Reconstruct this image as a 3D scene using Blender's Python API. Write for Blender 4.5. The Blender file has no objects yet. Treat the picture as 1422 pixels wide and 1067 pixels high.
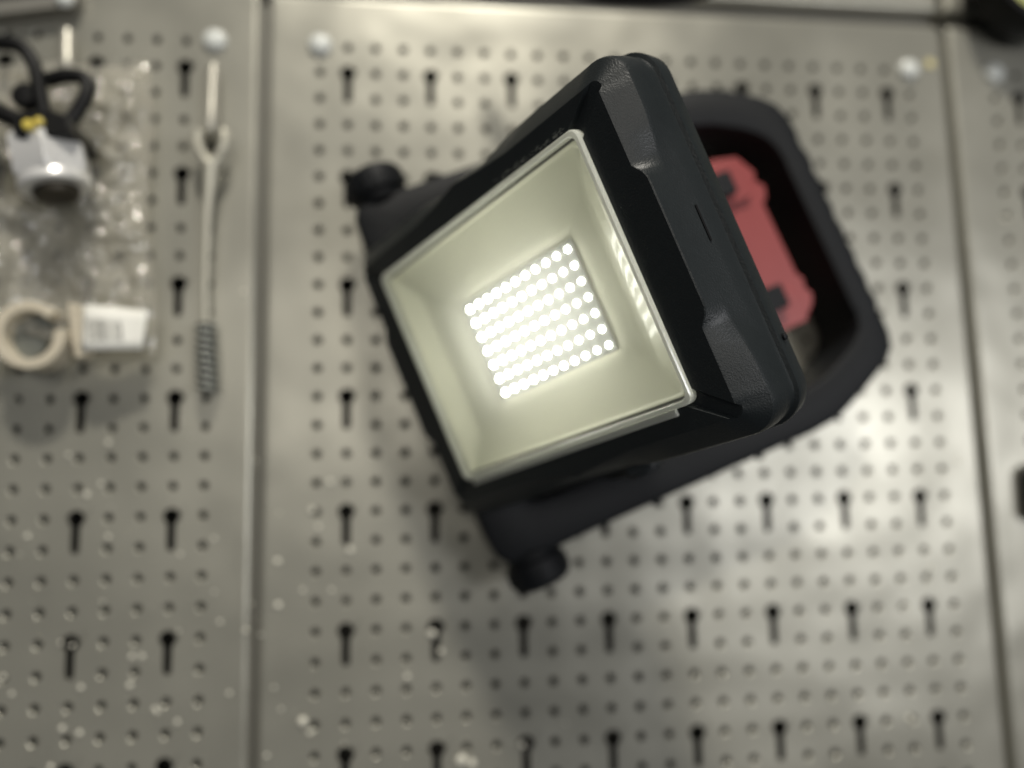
import bpy, bmesh, math, random
from mathutils import Vector, Matrix
random.seed(7)
S = bpy.context.scene
COL = S.collection

# ------------------------------------------------------------------ camera
# board axes: X right, Y down the board, Z into the board (metres); Blender = (X, Z, -Y)
def B(X, Y, Z): return Vector((X, Z, -Y))
CR = ((0.9936249, 0.02113657, -0.11073752), (-0.00838826, 0.99340557, 0.11434603), (0.11242415, -0.11268817, 0.98724981))
CC = (0.05730504, 0.23154837, -0.39041743)
cd = bpy.data.cameras.new("camera"); cam = bpy.data.objects.new("camera", cd); COL.objects.link(cam)
cd.sensor_width = 36; cd.lens = 26.0; cd.clip_start = 0.01; cd.clip_end = 20
ax, ay, az = (B(*r) for r in CR)                    # right, down, forward
m = Matrix((ax, -ay, -az)).transposed().to_4x4(); m.translation = B(*CC)
cam.matrix_world = m
S.camera = cam
cd.dof.use_dof = True; cd.dof.focus_distance = 0.238
cd.dof.aperture_fstop = 26e-3 / 0.0104; cd.dof.aperture_blades = 0

# ------------------------------------------------------------------ world, lamps, exposure
w = bpy.data.worlds.new("World"); S.world = w; w.use_nodes = True
bg = w.node_tree.nodes["Background"]; bg.inputs[0].default_value = (0.86, 0.93, 1.0, 1); bg.inputs[1].default_value = 0.055
def area(name, loc, target, sx, sy, power, color):
    d = bpy.data.lights.new(name, 'AREA'); d.shape = 'RECTANGLE'; d.size = sx; d.size_y = sy
    d.energy = power; d.color = color
    o = bpy.data.objects.new(name, d); COL.objects.link(o); o.location = loc
    o.rotation_euler = (Vector(target) - Vector(loc)).to_track_quat('-Z', 'Y').to_euler()
    return o
area("ceiling_tube", (0.15, -1.02, 1.18), (0.13, 0, -0.2), 0.20, 0.12, 22.5, (1.0, 0.95, 0.85))
area("ceiling_tube", (1.30, -1.80, -0.22), (0.3, 0, -0.25), 0.7, 0.5, 13.5, (0.98, 0.98, 1.0))
area("room_lamp", (-0.12, -1.70, 0.05), (0.1, 0, -0.2), 0.45, 0.35, 3.3, (1.0, 0.95, 0.87))
S.view_settings.view_transform = 'Standard'; S.view_settings.look = 'None'
S.view_settings.exposure = 0; S.view_settings.gamma = 1

# ------------------------------------------------------------------ materials
def mat(name, base, rough=0.5, metal=0.0, spec=0.5, noise=0.0, nscale=200, bump=0.0, bscale=800, coat=0.0, coatr=0.05,
        rnoise=0.0, emit=None, es=0.0, trans=0.0):
    M = bpy.data.materials.new(name); M.use_nodes = True
    nt = M.node_tree; p = nt.nodes["Principled BSDF"]
    p.inputs["Base Color"].default_value = (*base, 1); p.inputs["Roughness"].default_value = rough
    p.inputs["Metallic"].default_value = metal; p.inputs["Specular IOR Level"].default_value = spec
    p.inputs["Coat Weight"].default_value = coat; p.inputs["Coat Roughness"].default_value = coatr
    p.inputs["Transmission Weight"].default_value = trans
    if emit: p.inputs["Emission Color"].default_value = (*emit, 1); p.inputs["Emission Strength"].default_value = es
    tc = nt.nodes.new("ShaderNodeTexCoord")
    if noise or rnoise:
        n = nt.nodes.new("ShaderNodeTexNoise"); n.inputs["Scale"].default_value = nscale; n.inputs["Detail"].default_value = 4
        nt.links.new(tc.outputs["Object"], n.inputs["Vector"])
        if noise:
            r = nt.nodes.new("ShaderNodeMapRange"); r.inputs["To Min"].default_value = 1 - noise; r.inputs["To Max"].default_value = 1 + noise
            nt.links.new(n.outputs["Fac"], r.inputs["Value"])
            mx = nt.nodes.new("ShaderNodeVectorMath"); mx.operation = 'SCALE'; mx.inputs[0].default_value = base
            nt.links.new(r.outputs[0], mx.inputs["Scale"]); nt.links.new(mx.outputs[0], p.inputs["Base Color"])
        if rnoise:
            r = nt.nodes.new("ShaderNodeMapRange"); r.inputs["From Min"].default_value = .3; r.inputs["From Max"].default_value = .7
            r.inputs["To Min"].default_value = rough - rnoise; r.inputs["To Max"].default_value = rough + rnoise
            nt.links.new(n.outputs["Fac"], r.inputs["Value"]); nt.links.new(r.outputs[0], p.inputs["Roughness"])
    if bump:
        n = nt.nodes.new("ShaderNodeTexNoise"); n.inputs["Scale"].default_value = bscale; n.inputs["Detail"].default_value = 3
        nt.links.new(tc.outputs["Object"], n.inputs["Vector"])
        b = nt.nodes.new("ShaderNodeBump"); b.inputs["Strength"].default_value = bump; b.inputs["Distance"].default_value = 0.0004
        nt.links.new(n.outputs["Fac"], b.inputs["Height"]); nt.links.new(b.outputs[0], p.inputs["Normal"])
    return M
M_SHEET = mat("painted_sheet_metal", (.38, .37, .315), .36, .5, noise=.10, nscale=14, rnoise=.07, bump=.05, bscale=60)
# shallow waves in the thin sheet break up its reflections
nt = M_SHEET.node_tree; bp = [q for q in nt.nodes if q.type == 'BUMP'][0]
n2 = nt.nodes.new("ShaderNodeTexNoise"); n2.inputs["Scale"].default_value = 11; n2.inputs["Detail"].default_value = 2
b2 = nt.nodes.new("ShaderNodeBump"); b2.inputs["Strength"].default_value = .55; b2.inputs["Distance"].default_value = .006
nt.links.new([q for q in nt.nodes if q.type == 'TEX_COORD'][0].outputs["Object"], n2.inputs["Vector"]); nt.links.new(n2.outputs["Fac"], b2.inputs["Height"]); nt.links.new(b2.outputs[0], bp.inputs["Normal"])
M_DARK = mat("board_back", (.06, .058, .05), .8)
M_BLACK = mat("black_plastic", (.013, .0165, .0175), .42, spec=.5, noise=.15, nscale=300, bump=.35, bscale=1500)
M_FACE = M_BLACK
M_RUBBER = mat("black_rubber", (.0065, .0075, .009), .58, spec=.28, bump=.3, bscale=900)
M_RED = mat("red_plastic", (.29, .055, .053), .42, noise=.06, nscale=120, bump=.15, bscale=1200)
M_REFL = mat("reflector_cream", (.92, .91, .74), .45, coat=.15, coatr=.0)
M_REFL.node_tree.nodes['Principled BSDF'].inputs['Coat IOR'].default_value = 1.55
M_PCB = mat("led_board", (.40, .41, .385), .4)
M_LED = mat("led_lit", (.9, .9, .85), .4, emit=(1.0, .98, .93), es=44)
M_DARK_REFLECTION = mat("dark_reflection", (.05, .05, .05), .3)
M_STEEL = mat("steel", (.52, .50, .43), .42, .55, noise=.1, nscale=80)
M_ROD = mat("pale_steel", (.56, .54, .45), .42, .4, noise=.12, nscale=90)
M_STEEL2 = mat("grey_steel", (.30, .31, .28), .4, .4)
M_CHROME = mat("chrome", (.92, .91, .88), .30, .4)
M_BRASS = mat("dull_brass", (.06, .052, .038), .5, .6)
M_BLKSTEEL = mat("black_steel", (.20, .21, .19), .42, .5)
M_HANDLE = mat("black_handle", (.004, .004, .004), .5, spec=.3)
M_YEL = mat("yellow_plastic", (.65, .52, .10), .35)
M_WHITE = mat("white_plastic", (.70, .72, .68), .22)
M_PAPER = mat("white_paper", (.86, .85, .78), .6)
M_INK = mat("printed_ink", (.12, .12, .11), .6)
M_BEIGE = mat("beige_plastic", (.60, .54, .42), .4)
M_SPECK = mat("pale_specks", (.72, .70, .60), .35)
M_GREEN = mat("yellow_green_plastic", (.58, .60, .24), .25)
M_SCRATCH = mat("scuff_chalk", (.35, .36, .33), .8)

def glassy(name, tint, white, gloss_rough, alpha_base, ior=1.45):
    M = bpy.data.materials.new(name); M.use_nodes = True; nt = M.node_tree; nt.nodes.clear()
    out = nt.nodes.new("ShaderNodeOutputMaterial"); tr = nt.nodes.new("ShaderNodeBsdfTransparent"); tr.inputs[0].default_value = (*tint, 1)
    gl = nt.nodes.new("ShaderNodeBsdfGlossy"); gl.inputs["Roughness"].default_value = gloss_rough
    di = nt.nodes.new("ShaderNodeBsdfDiffuse"); di.inputs[0].default_value = (*white, 1)
    ge = nt.nodes.new("ShaderNodeNewGeometry")
    def mth(op, x, y=None):
        q = nt.nodes.new("ShaderNodeMath"); q.operation = op
        for k, z in enumerate((x, y)):
            if z is None: continue
            if isinstance(z, (int, float)): q.inputs[k].default_value = z
            else: nt.links.new(z, q.inputs[k])
        return q.outputs[0]
    dt = nt.nodes.new("ShaderNodeVectorMath"); dt.operation = 'DOT_PRODUCT'
    nt.links.new(ge.outputs["Normal"], dt.inputs[0]); nt.links.new(ge.outputs["Incoming"], dt.inputs[1])
    f0 = ((ior - 1) / (ior + 1)) ** 2          # Schlick, the same from both sides of the thin sheet
    sch = mth('ADD', mth('MULTIPLY', mth('POWER', mth('SUBTRACT', 1.0, mth('ABSOLUTE', dt.outputs["Value"])), 5.0), 1 - f0), f0)
    a = nt.nodes.new("ShaderNodeMixShader"); b = nt.nodes.new("ShaderNodeMixShader")
    a.inputs[0].default_value = alpha_base
    nt.links.new(tr.outputs[0], a.inputs[1]); nt.links.new(di.outputs[0], a.inputs[2])
    nt.links.new(sch, b.inputs[0]); nt.links.new(a.outputs[0], b.inputs[1]); nt.links.new(gl.outputs[0], b.inputs[2])
    nt.links.new(b.outputs[0], out.inputs[0])
    return M
M_GLASS = glassy("clear_glass", (.97, .98, .95), (.8, .8, .75), .02, 0.012, 1.40)
# translucent haze added to the pane: stands in for lens bloom around the LEDs
nt = M_GLASS.node_tree; outn = [q for q in nt.nodes if q.type == 'OUTPUT_MATERIAL'][0]; src = outn.inputs[0].links[0].from_socket
hz = nt.nodes.new("ShaderNodeBsdfTranslucent"); hz.inputs[0].default_value = (1, 1, .93, 1)
mxh = nt.nodes.new("ShaderNodeMixShader"); mxh.inputs[0].default_value = .060
nt.links.new(src, mxh.inputs[1]); nt.links.new(hz.outputs[0], mxh.inputs[2]); nt.links.new(mxh.outputs[0], outn.inputs[0])
M_BAG = glassy("crinkled_clear_plastic", (.97, .96, .93), (.88, .86, .78), .09, 0.13, 1.5)
def translucent(name, col):
    M = bpy.data.materials.new(name); M.use_nodes = True; nt = M.node_tree; nt.nodes.clear()
    out = nt.nodes.new("ShaderNodeOutputMaterial"); t = nt.nodes.new("ShaderNodeBsdfTranslucent"); d = nt.nodes.new("ShaderNodeBsdfDiffuse")
    t.inputs[0].default_value = (*col, 1); d.inputs[0].default_value = (*col, 1)
    g = nt.nodes.new("ShaderNodeBsdfGlossy"); g.inputs["Roughness"].default_value = .12
    a = nt.nodes.new("ShaderNodeMixShader"); a.inputs[0].default_value = .35
    b = nt.nodes.new("ShaderNodeMixShader"); b.inputs[0].default_value = .08
    nt.links.new(t.outputs[0], a.inputs[1]); nt.links.new(d.outputs[0], a.inputs[2])
    nt.links.new(a.outputs[0], b.inputs[1]); nt.links.new(g.outputs[0], b.inputs[2]); nt.links.new(b.outputs[0], out.inputs[0])
    return M
M_GASKET = translucent("cream_translucent_gasket", (.96, .97, .90))

# ------------------------------------------------------------------ helpers
def mesh(name, verts, faces, M, smooth=None):
    me = bpy.data.meshes.new(name); me.from_pydata([tuple(v) for v in verts], [], faces); me.update()
    bm = bmesh.new(); bm.from_mesh(me); bmesh.ops.recalc_face_normals(bm, faces=bm.faces); bm.to_mesh(me); bm.free()
    me.materials.append(M)
    if smooth is not None:
        for p in me.polygons: p.use_smooth = True
        me.set_sharp_from_angle(angle=math.radians(smooth))
    return me
def link(name, me, parent=None, loc=None, bev=0, seg=2):
    o = bpy.data.objects.new(name, me); COL.objects.link(o)
    if parent: o.parent = parent
    if loc is not None: o.location = loc
    if bev:
        b = o.modifiers.new("bevel", 'BEVEL'); b.width = bev; b.segments = seg; b.limit_method = 'ANGLE'; b.angle_limit = math.radians(28)
        b.harden_normals = True
    return o
def part(name, verts, faces, M, root, smooth=None, bev=0, seg=2):
    """verts in world space; stored relative to the root's location"""
    L = root.location if root else Vector((0, 0, 0))
    if root and root.parent: L = L + root.parent.location
    vs = [Vector(v) - L for v in verts]
    me = mesh(name, vs, faces, M, smooth if smooth is not None else (30 if bev else None))
    return link(name, me, root, None, bev, seg)
def thing(name, label, cat, loc, group=None):
    o = bpy.data.objects.new(name, None); COL.objects.link(o); o.location = loc; o.empty_display_size = .01
    tag(o, label, cat, group); return o
def tag(o, label, cat, group=None, kind=None):
    o["label"] = label; o["category"] = cat
    if group: o["group"] = group
    if kind: o["kind"] = kind
class MB:
    def __init__(s): s.v = []; s.f = []
    def add(s, vs, fs):
        k = len(s.v); s.v += [Vector(v) for v in vs]; s.f += [[i + k for i in f] for f in fs]
    def box(s, c, ex, ey, ez):            # centre, half-axis vectors
        c, ex, ey, ez = map(Vector, (c, ex, ey, ez))
        s.add([c + a * ex + b * ey + d * ez for a in (-1, 1) for b in (-1, 1) for d in (-1, 1)],
              [(0, 1, 3, 2), (4, 6, 7, 5), (0, 4, 5, 1), (2, 3, 7, 6), (0, 2, 6, 4), (1, 5, 7, 3)])
    def tube(s, pts, rad, n=10, closed=False, cap=True):
        pts = [Vector(p) for p in pts]; N = len(pts)
        rads = rad if isinstance(rad, (list, tuple)) else [rad] * N
        rings = []; prev = None
        for i, p in enumerate(pts):
            a = pts[(i - 1) % N] if (closed or i > 0) else p; b = pts[(i + 1) % N] if (closed or i < N - 1) else p
            t = (b - a).normalized()
            if prev is None: u = t.orthogonal().normalized()
            else: u = (prev - t * prev.dot(t)).normalized()
            prev = u; q = t.cross(u)
            rings.append([p + rads[i] * (math.cos(2 * math.pi * j / n) * u + math.sin(2 * math.pi * j / n) * q) for j in range(n)])
        vs = [v for r in rings for v in r]; fs = []
        for i in range(N if closed else N - 1):
            i2 = (i + 1) % N
            for j in range(n):
                j2 = (j + 1) % n; fs.append((i * n + j, i * n + j2, i2 * n + j2, i2 * n + j))
        if cap and not closed: fs += [tuple(range(n))[::-1], tuple((N - 1) * n + j for j in range(n))]
        s.add(vs, fs)
    def lathe(s, c, axis, prof, n=24):    # prof: (r, h)
        c = Vector(c); a = Vector(axis).normalized(); u = a.orthogonal().normalized(); q = a.cross(u)
        vs = []; fs = []
        for r, h in prof:
            for j in range(n):
                t = 2 * math.pi * j / n; vs.append(c + a * h + r * (math.cos(t) * u + math.sin(t) * q))
        for i in range(len(prof) - 1):
            for j in range(n):
                j2 = (j + 1) % n; fs.append((i * n + j, i * n + j2, (i + 1) * n + j2, (i + 1) * n + j))
        fs += [tuple(range(n))[::-1], tuple((len(prof) - 1) * n + j for j in range(n))]
        s.add(vs, fs)
    def prism(s, poly, d):                # closed polygon extruded by vector d
        poly = [Vector(p) for p in poly]; n = len(poly); d = Vector(d)
        s.add(poly + [p + d for p in poly], [tuple(range(n)), tuple(range(2 * n - 1, n - 1, -1))] +
              [(i, (i + 1) % n, n + (i + 1) % n, n + i) for i in range(n)])
    def build(s, name, M, root, smooth=None, bev=0, seg=2): return part(name, s.v, s.f, M, root, smooth, bev, seg)
def at(x, y, Z):
    """point of the plane Z seen at photo pixel (x, y), used to lay out the board's hanging things"""
    r = [(x - 711) / 1027, (y - 533.5) / 1027, 1]
    d = [sum(CR[k][i] * r[k] for k in range(3)) for i in range(3)]
    t = (Z - CC[2]) / d[2]
    return B(*(CC[i] + t * d[i] for i in range(3)))
def smooth_path(pts, k=6, closed=False):
    P = [Vector(p) for p in pts]; N = len(P); out = []
    rng = range(N) if closed else range(N - 1)
    for i in rng:
        p0 = P[(i - 1) % N] if closed or i > 0 else P[i]; p1 = P[i]; p2 = P[(i + 1) % N]
        p3 = P[(i + 2) % N] if closed or i < N - 2 else p2
        for j in range(k):
            t = j / k
            out.append(.5 * ((2 * p1) + (-p0 + p2) * t + (2 * p0 - 5 * p1 + 4 * p2 - p3) * t * t + (-p0 + 3 * p1 - 3 * p2 + p3) * t ** 3))
    if not closed: out.append(P[-1])
    return out

# ------------------------------------------------------------------ the perforated board
PX, PY = .015, .015 * .98827
TH = .0016
def circle(cx, cy, r, n, a0=0): return [(cx + r * math.cos(a0 + 2 * math.pi * i / n), cy + r * math.sin(a0 + 2 * math.pi * i / n)) for i in range(n)]
def panel(label, ox, c0, c1, r0, r1, oy=0.0, left=True, right=True, top=True, bottom=False):
    """sheet with punched round holes on a grid and a keyhole slot every 3 columns and 4 rows; edges folded back"""
    vs = []; fs = []; cache = {}
    def v(x, y, z=0.0):
        k = (round(x, 6), round(y, 6), round(z, 6))
        if k not in cache: cache[k] = len(vs); vs.append(B(x, y, z))
        return cache[k]
    def cell(x0, x1, y0, y1, loop, subs, lip=None):
        """fill between rectangle outline (with subdivision points) and hole loop, by angle"""
        cx = sum(p[0] for p in loop) / len(loop); cy = (y0 + y1) / 2
        out = [(x0, y0), ((x0 + x1) / 2, y0), (x1, y0)] + [(x1, y0 + (y1 - y0) * k / (2 * subs)) for k in range(1, 2 * subs)] + \
              [(x1, y1), ((x0 + x1) / 2, y1), (x0, y1)] + [(x0, y1 - (y1 - y0) * k / (2 * subs)) for k in range(1, 2 * subs)]
        ang = lambda p: math.atan2((p[1] - cy), (p[0] - cx)) % (2 * math.pi)
        O = sorted(out, key=ang); I = sorted(loop, key=ang) if subs == 1 else loop
        if subs > 1:
            k = min(range(len(I)), key=lambda i: ang(I[i])); I = I[k:] + I[:k]
        # zip the two loops by angle
        i = j = 0; no, ni = len(O), len(I)
        ao = [ang(p) for p in O]; ai = [ang(p) for p in I]
        while i < no or j < ni:
            a = ao[i + 1] if i + 1 < no else (ao[0] + 2 * math.pi if i < no else 99)
            b = ai[j + 1] if j + 1 < ni else (ai[0] + 2 * math.pi if j < ni else 99)
            o1 = O[i % no]; i1 = I[j % ni]
            if j >= ni or (i < no and a <= b):
                fs.append((v(*o1), v(*O[(i + 1) % no]), v(*i1))); i += 1
            else:
                fs.append((v(*o1), v(*I[(j + 1) % ni]), v(*i1))); j += 1
        if lip:                           # rolled-in edge of the punched hole
            W = sorted(lip, key=ang)
            for k in range(ni):
                p, q, a, b = I[k], I[(k + 1) % ni], W[(k + 1) % ni], W[k]
                fs.append((v(*p), v(*q), v(a[0], a[1], .0006), v(b[0], b[1], .0006))); fs.append((v(b[0], b[1], .0006), v(a[0], a[1], .0006), v(a[0], a[1], TH), v(b[0], b[1], TH)))
        for k in range(0 if lip else ni):
            p, q = I[k], I[(k + 1) % ni]; fs.append((v(*p), v(*q), v(q[0], q[1], TH), v(p[0], p[1], TH)))
    skip = set()
    for r in range(r0, r1 + 1):
        for c in range(c0, c1 + 1):
            if (r, c) in skip: continue
            x0 = ox + (c - .5) * PX; x1 = x0 + PX; y0 = oy + (r - .5) * PY; y1 = y0 + PY; cx = ox + c * PX; cy = oy + r * PY
            if c % 3 == 1 and r % 4 == 1 and r < r1:
                skip.add((r + 1, c))
                R, h = .0042, .0021
                a0 = math.asin(h / R); loop = []
                for k in range(17):
                    a = math.pi / 2 + a0 + (2 * math.pi - 2 * a0) * k / 16
                    loop.append((cx + R * math.cos(a), cy + R * math.sin(a)))
                ye = cy + PY * 1.02
                loop += [(cx + h, cy + PY * .5)] + [(cx + h * math.cos(a), ye + h * math.sin(a)) for a in (0, .6, 1.2, math.pi / 2, 1.95, 2.55, math.pi)] + [(cx - h, cy + PY * .5)]
                cell(x0, x1, y0, y1 + PY, loop, 2)
            else:
                n = 14; cell(x0, x1, y0, y1, circle(cx, cy, .00265, n, .01), 1, circle(cx, cy, .0020, n, .01))
    # plain margins and folded edges
    X0 = ox + (c0 - .5) * PX; X1 = ox + (c1 + .5) * PX; Y0 = oy + (r0 - .5) * PY; Y1 = oy + (r1 + .5) * PY
    XL = ox - .0278 if left else X0; XR = ox + .3687 if right else X1
    YT = oy - .0305 if top else Y0; YB = oy + (r1 + .5) * PY + .020 if bottom else Y1
    rr = .0032
    def bands(lo, a, b, hi, f0, f1):
        L = []
        if f0:
            L += [(lo - 0, .013)] + [(lo + rr - rr * math.cos(t), rr - rr * math.sin(t)) for t in [math.pi / 2 * k / 5 for k in range(0, 6)]]
        return L
    fold = [(0.0, .014)] + [(rr - rr * math.cos(math.pi / 2 * k / 5), rr - rr * math.sin(math.pi / 2 * k / 5)) for k in range(6)] + [(rr + .0006, 0), (rr + .0014, 0)]
    xs = ([(XL + a, z) for a, z in fold] if left else [(XL, 0)]) ; xe = ([(XR - a, z) for a, z in fold][::-1] if right else [(XR, 0)])
    ys = ([(YT + a, z) for a, z in fold] if top else [(YT, 0)]); ye = ([(YB - a, z) for a, z in fold][::-1] if bottom else [(YB, 0)])
    xcore = [(ox + (c - .5) * PX + h, 0) for c in range(c0, c1 + 1) for h in (0, PX / 2)] + [(X1, 0)]
    ycore = [(oy + (r - .5) * PY + h, 0) for r in range(r0, r1 + 1) for h in (0, PY / 2)] + [(Y1, 0)]
    def strip(A, Bb):     # A: list of (x,z) ; Bb: list of (y,z)
        for i in range(len(A) - 1):
            for j in range(len(Bb) - 1):
                q = [(A[i], Bb[j]), (A[i + 1], Bb[j]), (A[i + 1], Bb[j + 1]), (A[i], Bb[j + 1])]
                fs.append(tuple(v(a[0], b[0], max(a[1], b[1])) for a, b in q))
    if left: strip(xs + [xcore[0]], ycore)
    if right: strip([xcore[-1]] + xe, ycore)
    if top: strip(xcore, ys + [ycore[0]])
    if bottom: strip(xcore, [ycore[-1]] + ye)
    if top and left: strip(xs + [xcore[0]], ys + [ycore[0]])
    if top and right: strip([xcore[-1]] + xe, ys + [ycore[0]])
    if bottom and left: strip(xs + [xcore[0]], [ycore[-1]] + ye)
    if bottom and right: strip([xcore[-1]] + xe, [ycore[-1]] + ye)
    fs2 = [f for f in fs if len(set(f)) == len(f)]
    L = B(ox, oy + r1 * PY, 0)
    me = mesh("perforated_panel", [p - L for p in vs], fs2, M_SHEET, 35)
    o = link("perforated_panel", me, None, L); tag(o, label, "metal pegboard", "perforated metal wall panels")
    return o
panel("grey perforated metal panel in the middle, behind the lit work light", 0, 0, 23, 0, 29)
panel("grey perforated metal panel on the left, carrying the bag and tools", -.4005, 10, 23, 0, 29, left=False)
panel("narrow strip of perforated metal panel at the right edge beyond the seam", .4005, 0, 6, 0, 29, right=False)
OYT = -.0395 - .020 - 3.5 * PY
panel("bottom edge of the metal panel above the horizontal seam at the top", 0, 0, 23, 0, 3, oy=OYT, top=False, bottom=True)
panel("corner of the metal panel at the upper right, beyond the crossing of seams", .4005, 0, 6, 0, 3, oy=OYT, top=False, bottom=True, right=False)
panel("corner of the metal panel at the upper left above the hanging bag", -.4005, 10, 23, 0, 3, oy=OYT, top=False, bottom=True, left=False)
bk = MB(); bk.box(B(.13, .2, .030), (.6, 0, 0), (0, .004, 0), (0, 0, .42))
bo = bk.build("wall", M_DARK, None); bo["kind"] = "structure"

# grey rails seen in the seams between panels, open where the seams cross
M_RAIL2 = mat("dull_tray_metal", (.26, .25, .22), .45, .5, noise=.1, nscale=40)
M_RAIL = mat("rail_metal", (.17, .165, .145), .5, .4, noise=.1, nscale=30)
for X, lab in ((-.4005 + .3667 + .0037, "left vertical rail in the seam between the left and the middle panel"), (.3667 + .0037, "right vertical rail in the seam between the middle panel and the right edge panel")):
    k = MB(); k.box(B(X, .205, .0085), (.011, 0, 0), (0, .002, 0), (0, 0, .232)); o = k.build("seam_rail", M_RAIL, None); tag(o, lab, "rail", "rails in the seams")
for X0, X1, lab in ((-.24, -.034, "horizontal rail in the seam at the top above the bag"), (-.026, .366, "horizontal rail in the top seam above the middle panel"), (.376, .50, "horizontal rail in the top seam right of the black gap")):
    k = MB(); k.box(B((X0 + X1) / 2, -.035, .0085), ((X1 - X0) / 2, 0, 0), (0, .002, 0), (0, 0, .0075)); o = k.build("seam_rail", M_RAIL, None); tag(o, lab, "rail", "rails in the seams")
# push rivets in the panel corners
rv = MB(); rv.lathe((0, 0, 0), (0, -1, 0), [(.0064, .0002), (.0063, .0010), (.0055, .0023), (.0042, .0032), (.0024, .0038), (.0006, .0040)], 28)
rme = mesh("push_rivet", rv.v, rv.f, M_WHITE, 50)
for X, lab in ((-.4005 + 23 * PX, "round white push rivet of the left panel, above the hanging rod"),
               (0, "round white push rivet at the upper left corner of the middle panel"),
               (23 * PX, "round white push rivet at the upper right corner of the middle panel"),
               (.4005, "round white push rivet at the corner of the right edge panel")):
    o = link("push_rivet", rme, None, B(X, -.0005, 0)); tag(o, lab, "rivet", "white rivets in the panel corners")
y = MB(); y.lathe((0, 0, 0), (0, -1, 0), [(.0030, .0002), (.0028, .0007), (.0012, .0010)], 16)  # raised yellow disc whose colour imitates a small glint on the board
o = link("glint_dot", mesh("glint_dot", y.v, y.f, mat("pale_yellow", (.62, .55, .28), .4), 40), None, at(1291, 89, 0)); tag(o, "small pale yellow dot standing in for a glint beside the upper right rivet", "glint")

# ------------------------------------------------------------------ the work light
G = Vector((0.0912411, 0.17734848, -0.10593887))
U = Vector((0.56336194, -0.20550716, -0.8002438)); V = Vector((0.37733123, 0.92565732, 0.02792255)); N = Vector((-0.73501325, 0.31768748, -0.59902437))
def L(u, v, n):                           # head millimetres -> world
    p = G + (U * u + V * v + N * n) * .001
    return B(*p)
sv = Vector((.37747841, .92601838, 0)); sw = Vector((.92601838, -.37747841, 0))
def T(wm, vm, Z):                         # stand millimetres (w along the handle direction, v across) + depth in mm
    p = Vector((G.x, G.y, 0)) + (sw * wm + sv * vm) * .001
    return B(p.x, p.y, Z * .001)
root = thing("work_light", "lit black LED work light with square lamp head, carrying frame and red battery", "work light", T(-39, 0, 0))

# -- lamp head housing: stations round a rounded rectangle, levels from the opening to the back
def lerp(a, b, t): t = max(0, min(1, t)); return a + (b - a) * t
def sm(x, a, b): t = max(0, min(1, (x - a) / (b - a))); return t * t * (3 - 2 * t)
AX, BY, RO = 79.0, 62.5, 6.0
stations = []                             # (side axis, t, arc angle or None)
ts_v = [0, .22, .40, .445, .475, .505, .53, .56, .62, .70, .78, .86, .93, .972, 1.0]
ts_h = [0, .2, .4, .6, .645, .675, .70, .735, .80, .86, .92, .972, 1.0]
def sym(ts): return [-t for t in ts[:0:-1]] + ts
for t in sym(ts_v): stations.append(('R', t, 0.0))
for k in range(1, 8): stations.append(('c', (1, 1), math.pi / 2 * k / 8))
for t in sym(ts_h)[::-1]: stations.append(('B', t, math.pi / 2))
for k in range(1, 8): stations.append(('c', (-1, 1), math.pi / 2 + math.pi / 2 * k / 8))
for t in sym(ts_v)[::-1]: stations.append(('L', t, math.pi))
for k in range(1, 8): stations.append(('c', (-1, -1), math.pi + math.pi / 2 * k / 8))
for t in sym(ts_h): stations.append(('T', t, math.pi * 1.5))
for k in range(1, 8): stations.append(('c', (1, -1), math.pi * 1.5 + math.pi / 2 * k / 8))
def spos(st, a, b, r, d):
    s, t, ang = st
    if s == 'c': cx, cy = (a - r) * t[0], (b - r) * t[1]
    elif s in 'RL': cx, cy = (a - r) * (1 if s == 'R' else -1), (b - r) * t
    else: cx, cy = (a - r) * t, (b - r) * (1 if s == 'B' else -1)
    return cx + (r + d) * math.cos(ang), cy + (r + d) * math.sin(ang)
def prof(st):
    s, t, ang = st
    if s == 'c': q = 99.0
    elif s in 'RL': q = abs(t) * 56.5
    else: q = abs(t) * 73 + 12          # same distances measured from the corner
    c1 = lerp(0, 1, (q - 24) / 4.2); c2 = sm(q, 27.5, 45); c3 = sm(q, 34, 46); pad = 1.0 if (s == 'c' or abs(t) > .98) else 0.0
    d1 = -3.6 * c1 + .9 * pad; n1 = -1.7 * pad
    lev = [(None, n1)]
    lev.append((d1, n1))
    lev.append((d1 + .5, n1 - .35))
    lev.append((lerp(2.1, 4.7, c2), -7.6)); lev.append((lerp(2.6, 5.3, c2), -9.2))
    lev.append((lerp(4.2, 5.6, c3), -15.6)); lev.append((lerp(4.6, 5.7, c3), -16.6))
    lev += [(5.4, -22.5), (5.6, -23.2), (7.0, -23.8), (7.2, -24.6), (6.6, -31.5), (5.0, -33.0), (-6, -35), (-9, -52), (-13, -56)]
    return lev
hv = []; rows = []
for st in stations:
    row = []
    for k, (d, n) in enumerate(prof(st)):
        if k == 0: u_, v_ = spos(st, 62.9, 50.4, 3.4, 0)
        else: u_, v_ = spos(st, AX, BY, RO, d)
        hv.append(L(u_, v_, n)); row.append(len(hv) - 1)
    # inner wall of the opening
    u_, v_ = spos(st, 62.9, 50.4, 3.4, 0); hv.append(L(u_, v_, -14)); row.insert(0, len(hv) - 1)
    rows.append(row)
hf = []; ns = len(rows); nl = len(rows[0])
for i in range(ns):
    a, b = rows[i], rows[(i + 1) % ns]
    for k in range(nl - 1): hf.append((a[k], b[k], b[k + 1], a[k + 1]))
hf.append(tuple(r[-1] for r in rows))
head = part("lamp_housing", hv, hf, M_BLACK, root, smooth=24)

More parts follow.
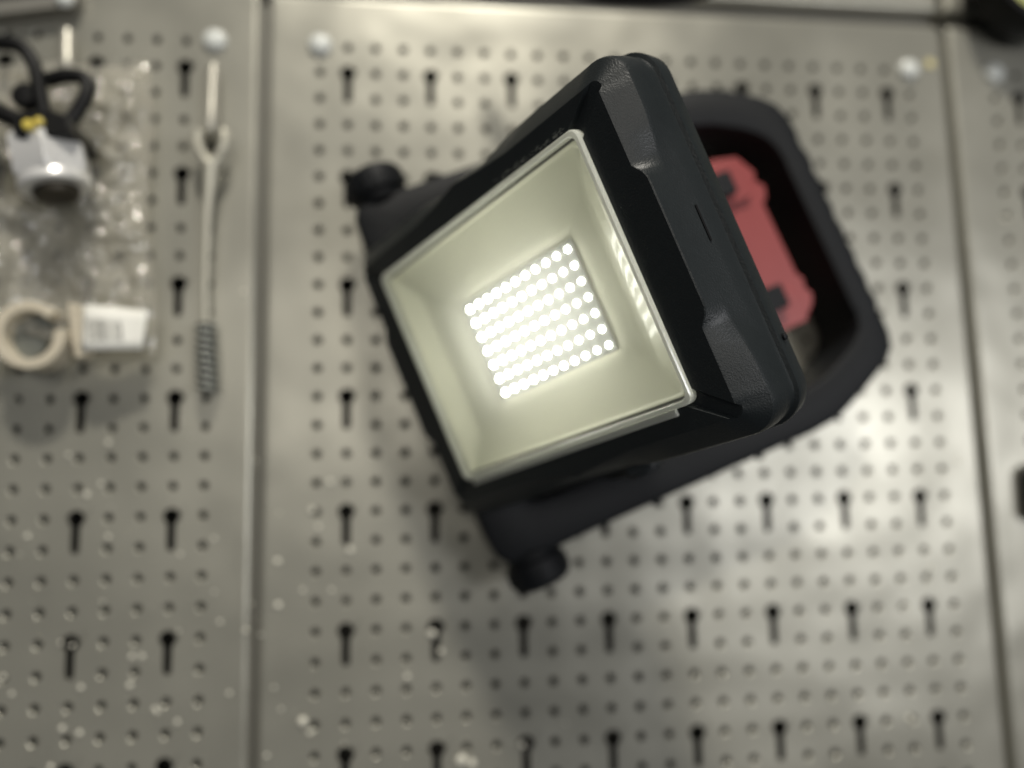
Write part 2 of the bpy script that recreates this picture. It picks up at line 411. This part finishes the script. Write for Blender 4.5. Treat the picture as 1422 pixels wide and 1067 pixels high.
# cooling fins on the back
fb = MB()
for k in range(-6, 7):
    fb.box(L(0, k * 7.5, -60), (L(48, 0, 0) - L(0, 0, 0)), (L(0, 1.3, 0) - L(0, 0, 0)), (L(0, 0, 4.2) - L(0, 0, 0)))
fb.build("cooling_fins", M_BLACK, root, bev=.0004)

# -- rounded-rectangle rings for gasket, pane, reflector
def rrect(a, b, r, k=6):
    P = []
    for sx, sy, a0 in ((1, 1, 0), (-1, 1, 90), (-1, -1, 180), (1, -1, 270)):
        for i in range(k + 1):
            t = math.radians(a0 + 90 * i / k); P.append((sx * (a - r) + r * math.cos(t), sy * (b - r) + r * math.sin(t)))
    return P
def ringloft(name, levels, M, cap_last=False, smooth=30, closed=False, voff=0):
    vs = []; fs = []; n = 28
    for (a, b, r, nn) in levels: vs += [L(x, y_ + voff, nn) for x, y_ in rrect(a, b, r)]
    m_ = len(levels)
    for i in range(m_ if closed else m_ - 1):
        i2 = (i + 1) % m_
        for j in range(n): fs.append((i * n + j, i * n + (j + 1) % n, i2 * n + (j + 1) % n, i2 * n + j))
    if cap_last: fs.append(tuple((m_ - 1) * n + j for j in range(n)))
    return part(name, vs, fs, M, root, smooth=smooth)
ringloft("gasket", [(62.8, 50.3, 3.3, -6), (62.8, 50.3, 3.3, 1.4), (62.4, 49.9, 3.2, 2.0), (61.2, 48.7, 3.0, 2.0), (60.9, 48.4, 3.0, 1.5), (60.9, 48.4, 3.0, -6)], M_GASKET, closed=True)
gl = MB(); gl.box(L(-2, 51.6, .55), L(56.5, 0, 0) - L(0, 0, 0), L(0, 1.3, 0) - L(0, 0, 0), L(0, 0, .7) - L(0, 0, 0))
gl.build("gasket_lip", M_GASKET, root, bev=.0003)
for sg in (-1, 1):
    k = MB(); k.box(L(1, sg * 47.75, -1.5), L(58.5, 0, 0) - L(0, 0, 0), L(0, .5, 0) - L(0, 0, 0), L(0, 0, .5) - L(0, 0, 0)); k.build("reflection_strip", M_DARK_REFLECTION, root)  # dark strips standing in for reflections inside the pane's top and bottom edges
pv = [(60.7, 48.2, 2.9, .55), (60.7, 48.2, 2.9, 1.7), (60.3, 47.8, 2.8, 2.1)]
vs = []; fs = []
for (a, b, r, nn) in pv: vs += [L(x, y_, nn) for x, y_ in rrect(a, b, r)]
for i in range(2):
    for j in range(28): fs.append((i * 28 + j, i * 28 + (j + 1) % 28, (i + 1) * 28 + (j + 1) % 28, (i + 1) * 28 + j))
fs += [tuple(range(28)), tuple(56 + j for j in range(28))]
part("glass_pane", vs, fs, M_GLASS, root, smooth=25)
# reflector bowl: flat floor round the LED board, walls curving up to the pane
LV = -9.6; VO = 1.4; UO = 2.0
refl = [(60.1, 47.4, 2.6, -1.0), (59.3, 46.6, 2.6, -1.2)]
NK = 14; uu = 59.2; vv = 46.5; dzp = 0.0
for k in range(NK + 1):                   # dished walls; the outer band of the long sides is steeper
    q = k / NK; dz = 8.5 * q
    if k:
        su = lerp(37, 31, q / .66) if q < .68 else 11
        uu -= (dz - dzp) / math.tan(math.radians(su)); vv -= (dz - dzp) / math.tan(math.radians(29 - 16.5 * q))
    dzp = dz; refl.append((uu, vv, 2.6, -1.4 - dz))
refl += [(uu - .4, vv - .4, 2.4, -9.9), (uu - 1.2, vv - 1.2, 2.2, -9.9)]
rf = ringloft("reflector", refl, M_REFL, cap_last=True, smooth=60)
rf.data.flip_normals(); rf.data.polygons[len(rf.data.polygons) - 1].use_smooth = False
bd = MB(); bd.box(L(UO, VO, LV), L(33.0, 0, 0) - L(0, 0, 0), L(0, 22.2, 0) - L(0, 0, 0), L(0, 0, .25) - L(0, 0, 0))
board = bd.build("led_board", M_PCB, root, bev=.0001)
lm = MB()
for (r_, h_) in ((1, 1),):
    lm.lathe((0, 0, 0), (0, 0, 1), [(.00098, 0), (.00098, .0003), (.00086, .0006), (.0006, .00082), (.00025, .0009)], 12)
lme = mesh("led", lm.v, lm.f, M_LED, 60)
rot = Matrix((B(*U), B(*V), B(*N))).transposed()
if rot.determinant() < 0: rot = Matrix((B(*U), -B(*V), B(*N))).transposed()
for i in range(11):
    for j in range(7):
        p = L(UO - 30.0 + 60.0 * i / 10, VO - 19.4 + 38.8 * j / 6, LV + .3) - root.location
        o = bpy.data.objects.new("led", lme); COL.objects.link(o); o.parent = board
        o.matrix_local = Matrix.Translation(p) @ rot.to_4x4()

# mould line on the long side, small lugs on the back lip
sl = MB(); sl.box(L(83.2, -3, -14.2), L(0, 6.5, 0) - L(0, 0, 0), L(.10, 0, -.4) - L(0, 0, 0), L(.05, 0, .012) - L(0, 0, 0)); sl.build("mould_line", M_HANDLE, root)
for u_, v_, n_ in ((86.4, 42, -27.5), (84, -53.5, -27.5)):
    lg = MB(); lg.lathe(L(u_, v_, n_), L(1, 0, 0) - L(0, 0, 0), [(.0012, -.001), (.0012, .0006), (.0005, .0011)], 10)
    lg.build("lug", M_RUBBER, root, smooth=40)
# scuffed chalky scratches beside the pane
sc = MB()
for k in range(60):
    t = random.random(); u0 = lerp(58, 20, t); v0 = -51.6 - random.random() * 1.7
    sc.box(L(u0, v0, .06), (L(.35 + .5 * random.random(), .0, 0) - L(0, 0, 0)), L(0, .05, 0) - L(0, 0, 0), L(0, 0, .03) - L(0, 0, 0))
o = sc.build("scuff_marks", M_SCRATCH, root); o["kind"] = "stuff"

# -- carrying frame (stand)
pairs = [((-39, -78), (-18, -62)), ((-38.5, -86), (-17, -66)), ((-36, -91), (-14, -69.5)), ((-28, -94), (-8, -71)), ((0, -93), (2, -71.5)), ((30, -92), (30, -71.5)),
         ((62, -91.5), (60, -71.5)), ((100, -91), (98, -71.5)), ((128, -91), (124, -71.5)), ((141, -90.5), (137, -71)), ((152, -88), (148, -67.8)), ((162, -84), (156, -63.8)),
         ((171, -79), (163, -59.8)), ((180, -73.5), (169, -55.2)), ((187, -66.5), (173.5, -50)), ((190.3, -58), (176, -43.5)), ((191, -48), (177, -36))]
nr = 40
for k in range(1, nr):
    v_ = -48 + (58 + 48) * k / nr; bump = 1.5 * abs(math.sin(math.pi * (v_ + 40) / 13.5)) ** .7 if -40 < v_ < 52 else 0
    pairs.append(((190.2 + bump, v_), (176.6, -36 + (49 + 36) * k / nr)))
pairs += [((190.6, 58), (177, 49)), ((190.4, 66), (175.5, 56.5)), ((188.2, 73.5), (170.5, 62)), ((182, 79.5), (163, 66)), ((172, 84), (154, 69.8)), ((162, 88.5), (145, 73)),
          ((152, 92.5), (136, 74)), ((143, 95), (128, 74)), ((130, 96), (118, 74)), ((100, 95.5), (98, 73.5)), ((60, 95), (60, 72)), ((20, 94.5), (20, 72)), ((0, 94.5), (2, 71.5)),
          ((-24, 95), (-8, 71)), ((-34, 93), (-14, 69.5)), ((-38.5, 87), (-17, 66)), ((-39.5, 78), (-18, 62)), ((-39.5, 30), (-20, 28)), ((-39, -30), (-20, -28))]
def ring_frame(name, prs, z0, z1, M, bevel):
    """closed ring: rounded front edges, straight sides to the board"""
    vs = []; fs = []; n = len(prs)
    prof_ = [(1, z1, 0), (1, z0 + bevel, 0), (1, z0 + bevel * .3, -bevel * .3), (1, z0, -bevel), (0, z0, bevel), (0, z0 + bevel * .3, bevel * .3), (0, z0 + bevel, 0), (0, z1, 0)]
    for i in range(n):
        o_, q_ = Vector(prs[i][0]), Vector(prs[i][1]); dirn = (o_ - q_).normalized()
        for side, z, off in prof_:
            p = (o_ if side else q_) + dirn * off
            vs.append(T(p.x, p.y, z))
    m_ = len(prof_)
    for i in range(n):
        j = (i + 1) % n
        for k in range(m_): fs.append((i * m_ + k, j * m_ + k, j * m_ + (k + 1) % m_, i * m_ + (k + 1) % m_))
    return part(name, vs, fs, M, root, smooth=40)
ring_frame("carrying_frame", pairs, -42, -3, M_RUBBER, 3.0)
# small raised nubs on the frame's outer edge
for w_, v_ in ((166, -82.5), (174, -78), (101, 96), (43, 95.5), (8, -93.5), (-20, -110)):
    nb = MB(); nb.lathe(T(w_, v_, -36), sv if False else (T(0, 1, 0) - T(0, 0, 0)) * (1 if v_ > 0 else -1), [(.0022, -.002), (.0020, .0012), (.0010, .0020)], 10)
    nb.build("frame_nub", M_RUBBER, root, smooth=40)
# feet: ribbed barrels at the two lower corners
for sgn in (-1, 1):
    k = MB(); a = (T(0, 1, 0) - T(0, 0, 0)) * sgn
    k.lathe(T(-22.5, sgn * 92, -33), a, [(.0118, 0), (.0125, .003), (.0142, .0042), (.0146, .0065), (.0146, .0125), (.0138, .0150), (.0115, .0166), (.005, .0172)], 32)
    f_ = k.build("rubber_foot", M_RUBBER, root, smooth=35)
    r = MB()
    for q in range(16):
        t = 2 * math.pi * q / 16; c = T(-22.5 + 14.7 * math.cos(t), sgn * 101.5, -33 + 14.7 * math.sin(t))
        r.box(c, (T(1, 0, 0) - T(0, 0, 0)) * .5 * (-math.sin(t)) + Vector((0, .0005 * math.cos(t), 0)), a * 3.2, ((T(1, 0, 0) - T(0, 0, 0)) * math.cos(t) + Vector((0, .001 * math.sin(t), 0))) * .5)
    o = r.build("foot_ribs", M_RUBBER, f_)
tp = MB(); tp.box(T(-34.5, -106.5, -30), T(2.2, -.5, 0) - T(0, 0, 0), T(.3, 1.4, 0) - T(0, 0, 0), Vector((0, .003, 0))); tp.build("foot_tab", M_RUBBER, root, bev=.0005)
# pivot brackets between head and frame
for sgn in (-1, 1):
    b = MB(); c0 = G - N * .040
    wz = (c0 - Vector((G.x, G.y, 0))); wm = wz.dot(sw) * 1e3; zz = c0.z * 1e3
    poly = [(wm - 13, -10), (wm + 17, -10), (wm + 15, zz + 2), (wm + 10, zz - 9), (wm, zz - 13), (wm - 10, zz - 9), (wm - 14, zz + 2)]
    b.prism([T(p, sgn * 69.2, z) for p, z in poly], T(0, sgn * 3.4, 0) - T(0, 0, 0)); b.build("pivot_bracket", M_BLACK, root, bev=.0006)
    k = MB(); k.lathe(T(wm, sgn * 60, zz), (T(0, 1, 0) - T(0, 0, 0)) * sgn, [(.0085, 0), (.0085, .0135), (.0075, .0150), (.004, .0155)], 24); k.build("pivot_bolt", M_BLACK, root, smooth=35)

# -- red battery pack seen behind the head
bz = -48
bat = MB()
poly = [(96, -47), (138, -49), (150, -46), (155.5, -35.5), (153.6, -31.2), (157.4, -27.2), (155.6, -21.5), (152.6, -19), (153.0, 20), (155.4, 23.5), (154.0, 28), (156.4, 32), (154, 37), (149.5, 41), (136, 44), (96, 44)]
bat.prism([T(a, b, bz) for a, b in poly], Vector((0, .034, 0)))
pack = bat.build("battery_pack", M_RED, root, bev=.0006, seg=3)
for v0, v1, w1 in ((-45, -24, 146), (24, 43.6, 145)):
    e = MB(); e.prism([T(a, b, bz) for a, b in ((100, v0), (w1 - 3, v0), (w1 + 2, v0 + 4), (w1 + 4, (v0 + v1) / 2), (w1 + 1, v1), (100, v1))], Vector((0, -.0035, 0)))
    e.build("end_block", M_RED, pack, bev=.0007, seg=3)
for v_ in (-33.5, 27.5):
    e = MB(); e.box(T(132, v_, bz - 5.5), T(6, 0, 0) - T(0, 0, 0), T(0, 6.0, 0) - T(0, 0, 0), Vector((0, .0040, 0))); e.build("clip", M_RUBBER, pack, bev=.0008)
hold = MB(); hold.box(T(118, -3, -26), T(18, 0, 0) - T(0, 0, 0), T(0, 40, 0) - T(0, 0, 0), Vector((0, .010, 0))); hold.build("battery_holder", M_BLACK, root, bev=.001)
lnk = MB(); lnk.box(T(40, 0, -24), T(80, 0, 0) - T(0, 0, 0), T(0, 30, 0) - T(0, 0, 0), Vector((0, .006, 0))); lnk.build("holder_arm", M_BLACK, root, bev=.001)

# ------------------------------------------------------------------ things hanging on the left panel
# metal pegs
def peg(x0, y0, x1, y1, label):
    t = thing("wall_peg", label, "hook", at(x1, y1, 0), "steel pegs on the left panel")
    a, b = at(x1, y1, 0), at(x0, y0, -.006)
    k = MB(); lo = at(x1, y1, -.010)
    k.tube(smooth_path([a + Vector((0, .004, 0)), a + Vector((0, -.006, -.001)), lo + (b - lo) * .15, lo + (b - lo) * .6, b], 5), .0033, 12)
    k.build("peg_rod", M_STEEL, t, smooth=50); return t
peg(297, 92, 292, 190, "upright steel peg holding the long threaded rod below the left rivet")
peg(94, 45, 93, 100, "upright steel peg holding the plastic bag, between it and the top edge")

# long rod with forked top and threaded end
rd = thing("hanging_rod", "long thin steel rod with forked top and dark threaded end, hanging from a peg", "rod", at(288, 540, 0))
k = MB()
for sx in (-1, 1):
    k.tube(smooth_path([at(293, 232, -.012), at(293 + sx * 9, 220, -.012), at(293 + sx * 17, 205, -.013), at(293 + sx * 19, 190, -.013), at(293 + sx * 15, 182, -.013)], 5), [.0027] * 20 + [.0022], 10)
k.build("fork", M_ROD, rd, smooth=50)
k = MB(); k.tube([at(293, 226, -.012), at(288, 300, -.010), at(285, 400, -.008), at(286, 455, -.007)], [.0036, .0022, .0018, .0018], 12); k.build("shaft", M_ROD, rd, smooth=50)
k = MB(); a, b = at(285, 450, -.007), at(288, 542, -.007)
k.tube([a, b], .0038, 14); k.build("threaded_end", M_HANDLE, rd, smooth=50)
k = MB(); hp = []
d = b - a
for i in range(9 * 12):
    t = i / (9 * 12); an = 2 * math.pi * i / 12; hp.append(a + d * t + Vector((.0047 * math.cos(an), .0047 * math.sin(an), 0)))
k.tube(hp, .0011, 6); k.build("thread", M_STEEL2, rd, smooth=60)

# tap with black wing handle
tp = thing("shut_off_valve", "chrome hex valve with black looped wing handle and yellow screw, hanging at the left edge", "valve", at(70, 270, -.004))
k = MB()
k.tube(smooth_path([at(-60, 96, -.030), at(-40, 66, -.034), at(0, 60, -.036), at(30, 66, -.036), at(48, 92, -.036), at(58, 140, -.035), at(66, 180, -.034)], 6), .0034, 12)
k.tube(smooth_path([at(66, 112, -.030), at(88, 106, -.031), at(112, 107, -.031), at(122, 118, -.031), at(118, 138, -.032), at(104, 160, -.032), at(88, 184, -.033)], 6), .0036, 12)
k.tube(smooth_path([at(-30, 130, -.032), at(-8, 152, -.033), at(20, 166, -.034), at(46, 180, -.034)], 6), .0042, 12)
k.build("wing_handle", M_HANDLE, tp, smooth=50)
k = MB(); k.prism([at(x, y_, -.047) for x, y_ in ((14, 160), (34, 154), (70, 152), (92, 160), (100, 184), (84, 188), (30, 194), (18, 186))], Vector((0, .030, 0))); k.build("hub", M_HANDLE, tp, bev=.001)
k = MB(); k.lathe(at(40, 138, -.030), (0, -1, 0), [(.0062, 0), (.0062, .004), (.005, .0055), (.001, .006)], 20); k.build("stop_knob", M_HANDLE, tp, smooth=40)
k = MB(); c = at(42, 176, -.0475); k.lathe(c, (0, -1, 0), [(.0029, 0), (.0029, .002), (.0023, .003), (.0008, .0033)], 6); k.lathe(at(56, 171, -.0475), (0, -1, 0), [(.0021, 0), (.0021, .002), (.001, .0027)], 12); k.build("yellow_screw", M_YEL, tp, smooth=30)
k = MB(); a = at(64, 190, -.032); b = at(76, 252, -.032); axv = b - a
k.lathe(a, axv, [(.0150, 0), (.0168, .0018), (.0172, .004), (.0172, axv.length - .002), (.0160, axv.length)], 6); k.build("hex_body", M_CHROME, tp, bev=.0008)
k = MB(); k.lathe(b, axv, [(.0150, -.001), (.0156, .001), (.0156, .0035), (.0148, .0045)], 32); k.build("collar", M_CHROME, tp, smooth=35)
k = MB(); k.lathe(b + axv.normalized() * .0045, axv, [(.0100, 0), (.0100, .002), (.0092, .0036), (.0080, .004)], 28); k.build("threaded_stub", M_BRASS, tp, smooth=35)

# crinkled bag, ring clip, tag
def bagpt(x, y_):
    Z = -.010
    return at(x, y_, Z)
bn = 84; bmn = 96; bv = []; bf = []
from mathutils import noise as NZ
for j in range(bmn + 1):
    for i in range(bn + 1):
        fx, fy = i / bn, j / bmn
        xl = -40; xr = 207 + 5 * math.sin(fy * 9) + (6 * fy)
        x = lerp(xl, xr, fx); yt = 88 + 3 * math.sin(fx * 11); yb = 515 - 26 * fx + 7 * math.sin(fx * 13 + 1)
        y_ = lerp(yt, yb, fy)
        p = bagpt(x, y_)
        q = Vector((p.x * 60, p.z * 60, 0)); h = .0080 * NZ.noise(q) + .0075 * abs(NZ.noise(q * 1.7 + Vector((3, 1, 0)))) + .0032 * abs(NZ.noise(q * 4.2)) + .0006 * NZ.noise(q * 12)
        edge = min(1, min(fx, 1 - fx) * 9, fy * 12, (1 - fy) * 12)
        bv.append(p + Vector((0, -h * edge - .003 * edge, 0)))
for j in range(bmn):
    for i in range(bn):
        a = j * (bn + 1) + i; bf.append((a, a + 1, a + bn + 2, a + bn + 1))
bg_ = thing("plastic_bag", "crinkled clear plastic bag hanging on the left panel behind the chrome valve", "bag", at(80, 515, 0))
bo = part("bag_film", bv, bf, M_BAG, bg_, smooth=180)
sd = bo.modifiers.new("thickness", 'SOLIDIFY'); sd.thickness = .0003
k = MB(); k.tube([at(-30, 108, -.012), at(60, 103, -.012), at(205, 104, -.012)], .0013, 8); k.build("zip_seal", M_BAG, bg_, smooth=50)
# small fasteners inside the bag
def clip_ring():
    t = thing("pipe_clip", "beige C-shaped plastic pipe clip with dark opening, at the lower left edge", "pipe clip", at(40, 515, 0))
    cx, cy = 38, 465
    pr = [(45, 0)]
    outl = []; inl = []
    a0, a1 = -0.18, 2 * math.pi - .72
    n = 40
    for i in range(n + 1):
        a = a0 + (a1 - a0) * i / n
        outl.append((cx + 51 * math.cos(a), cy + 48 * math.sin(a))); inl.append((cx + 35 * math.cos(a), cy + 33 * math.sin(a)))
    k = MB(); vs = []; fs = []
    for z in (-.026, -.012):
        vs += [at(x, y_, z) if z == -.026 else at(x, y_, -.026) + Vector((0, .014, 0)) for x, y_ in outl] + [at(x, y_, -.026) + Vector((0, z + .026, 0)) for x, y_ in inl]
    m_ = n + 1
    for i in range(n):
        fs += [(i, i + 1, m_ + i + 1, m_ + i), (2 * m_ + i, 3 * m_ + i, 3 * m_ + i + 1, 2 * m_ + i + 1), (i, 2 * m_ + i, 2 * m_ + i + 1, i + 1), (m_ + i, m_ + i + 1, 3 * m_ + i + 1, 3 * m_ + i)]
    for i in (0, n): fs.append((i, m_ + i, 3 * m_ + i, 2 * m_ + i))
    k.add(vs, fs); k.build("ring", M_BEIGE, t, bev=.0009)
    k = MB(); k.prism([at(x, y_, -.022) for x, y_ in ((92, 420), (113, 424), (120, 470), (117, 496), (104, 498), (98, 470))], Vector((0, .010, 0))); k.build("clip_base", M_BEIGE, t, bev=.001)
    k = MB(); k.lathe(at(38, 466, -.013), (0, -1, 0), [(.0128, 0), (.0128, .004)], 28); k.build("inner_web", M_BLKSTEEL, t)
    return t
clip_ring()
tg = thing("price_tag", "white paper tag with a barcode of grey bars, stuck to the bottom of the bag", "label", at(160, 485, 0))
P00, P10, P01, P11 = at(116, 424, -.0235), at(203, 430, -.022), at(113, 488, -.0245), at(196, 484, -.0225)
n = 12; vs = []; fs = []
def tagp(s, t): return (P00 * (1 - s) + P10 * s) * (1 - t) + (P01 * (1 - s) + P11 * s) * t + Vector((0, -.0016 * math.sin(s * 5 + .3), 0))
for j in range(5):
    for i in range(n + 1): vs.append(tagp(i / n, j / 4))
for j in range(4):
    for i in range(n): a = j * (n + 1) + i; fs.append((a, a + 1, a + n + 2, a + n + 1))
o = part("tag_paper", vs, fs, M_PAPER, tg, smooth=60); sd = o.modifiers.new("thickness", 'SOLIDIFY'); sd.thickness = .0003
k = MB(); s = .08
while s < .62:
    wd = random.choice((.008, .008, .014, .02)); t0, t1 = .30 + .05 * s, .80
    off = Vector((0, -.0004, 0)); k.add([tagp(s + .0, t0) + off, tagp(s + wd, t0) + off, tagp(s + wd + .06, t1) + off, tagp(s + .06, t1) + off], [(0, 1, 2, 3)]); s += wd + random.choice((.012, .018, .026))
k.build("barcode", M_INK, tg)

# tray corner at the top left
k = thing("steel_tray", "corner of a steel-rimmed black tray at the top left edge of the picture", "tray", at(40, 16, 0))
b = MB(); pts = [at(-60, 29, -.009), at(0, 20, -.009), at(60, 12.5, -.009), at(96, 8, -.009), at(107, -2, -.009), at(108, -30, -.009)]
vs = []; fs = []
inn = [at(-60, 6, -.009), at(0, -1, -.009), at(50, -6, -.009), at(78, -9, -.009), at(84, -16, -.009), at(85, -34, -.009)]
for p in pts: vs.append(p)
for p in inn: vs.append(p)
for p in pts: vs.append(p + Vector((0, .0085, 0)))
for p in inn: vs.append(p + Vector((0, .003, 0)))
for i in range(5): fs += [(i, i + 1, 7 + i, 6 + i), (i, 12 + i, 13 + i, i + 1), (6 + i, 7 + i, 19 + i, 18 + i)]
b.add(vs, fs); b.build("tray_rim", M_RAIL2, k, bev=.0008)
b = MB(); b.prism([p + Vector((0, .003, 0)) for p in inn] + [at(-60, -40, -.004)], Vector((0, .003, 0))); b.build("tray_floor", M_HANDLE, k)
b = MB(); b.lathe(at(90, 0, -.009), (0, -1, 0), [(.0044, 0), (.004, .0015), (.002, .0028), (.0004, .003)], 20); b.build("corner_rivet", M_WHITE, k, smooth=50)

# round black-rimmed thing in the top right corner
k = thing("tape_measure", "round black-rimmed yellow-green object peeking into the top right corner", "tape measure", at(1452, -36, 0))
b = MB(); c = at(1456, -50, -.030); b.lathe(c + Vector((0, .022, 0)), (0, -1, 0), [(.034, 0), (.0355, .004), (.0355, .018), (.0345, .021), (.0305, .0215), (.0305, .017)], 48); b.build("rim", M_HANDLE, k, smooth=35)
b = MB(); b.lathe(c + Vector((0, .004, 0)), (0, -1, 0), [(.0304, 0), (.0302, .0025), (.022, .0042), (.008, .0050), (.001, .0052)], 40); b.build("face", M_GREEN, k, smooth=40)
# black object at the right edge
k = thing("tool_handle", "black rounded tool handle cut off by the right edge of the picture", "tool", at(1436, 720, 0))
b = MB(); b.prism([at(x, y_, -.007) for x, y_ in ((1424, 656), (1433, 646), (1461, 642), (1479, 654), (1481, 716), (1464, 728), (1433, 722), (1428, 712))], Vector((0, .006, 0))); b.build("handle_grip", M_HANDLE, k, bev=.002, seg=3)
# cable loop dipping into the top edge
k = MB(); k.tube(smooth_path([at(700, -130, -.062), at(735, -60, -.062), at(800, -14, -.062), at(890, -4, -.062), at(975, -12, -.062), at(1045, -60, -.062), at(1070, -140, -.062)], 8), .0040, 10)
o = k.build("cable", M_HANDLE, None, smooth=50); tag(o, "black cable whose hanging loop just dips into the top edge, above the lamp", "cable")

# pale chips and dust specks stuck to the sheet
k = MB()
pts = [(120, 687, 1.3), (433, 709, 1.5), (385, 780, 1.5), (386, 841, 1.6), (341, 876, 1.2), (297, 748, .9), (150, 746, 1.1), (38, 745, 1.2), (420, 1002, 2.2), (430, 1018, 1.2), (110, 1018, 1.3), (86, 1012, 1.3), (112, 955, 1.2), (180, 952, 1.3),
       (197, 912, 1.2), (183, 912, 1.2), (215, 985, 1.2), (246, 1003, 1.2), (218, 989, 1), (486, 764, 1.6), (458, 670, 1.5), (442, 732, 1.2), (600, 880, 2.0), (612, 905, 1.4), (565, 940, 1.3), (640, 1056, 2.6), (655, 1060, 2.0), (725, 1035, 1.6), (305, 864, 1), (318, 963, 1),
       (140, 672, 1), (95, 632, .9), (150, 615, 1.2), (250, 770, .9), (420, 820, 1), (460, 820, 1), (1292, 790, 1.2), (1262, 998, 1.5), (1256, 845, 1.4), (1330, 640, 1.2), (1395, 305, 1.4), (338, 405, 1.0), (100, 897, 1), (84, 893, .9), (4, 940, 1.2), (16, 964, 1), (355, 640, .7), (70, 1065, 1.2), (380, 955, .8), (390, 985, .8), (370, 1050, 1)]
for _ in range(40):
    x = random.random() ** 1.3 * 820; y_ = 1067 - random.random() ** 1.4 * 520
    pts.append((x, y_, .25 + .5 * random.random() ** 2))
for x, y_, r in pts:
    c = at(x, y_, 0); r *= .0011
    k.lathe(c, (.2 * random.uniform(-1, 1), -1, .2 * random.uniform(-1, 1)), [(r, -.0001), (r * .9, r * .4), (r * .4, r * .75)], 8)
o = k.build("dust_specks", M_SPECK, None, smooth=60); o["kind"] = "stuff"; tag(o, "pale chips and dust specks scattered over the lower part of the metal panels", "dust", None, "stuff")
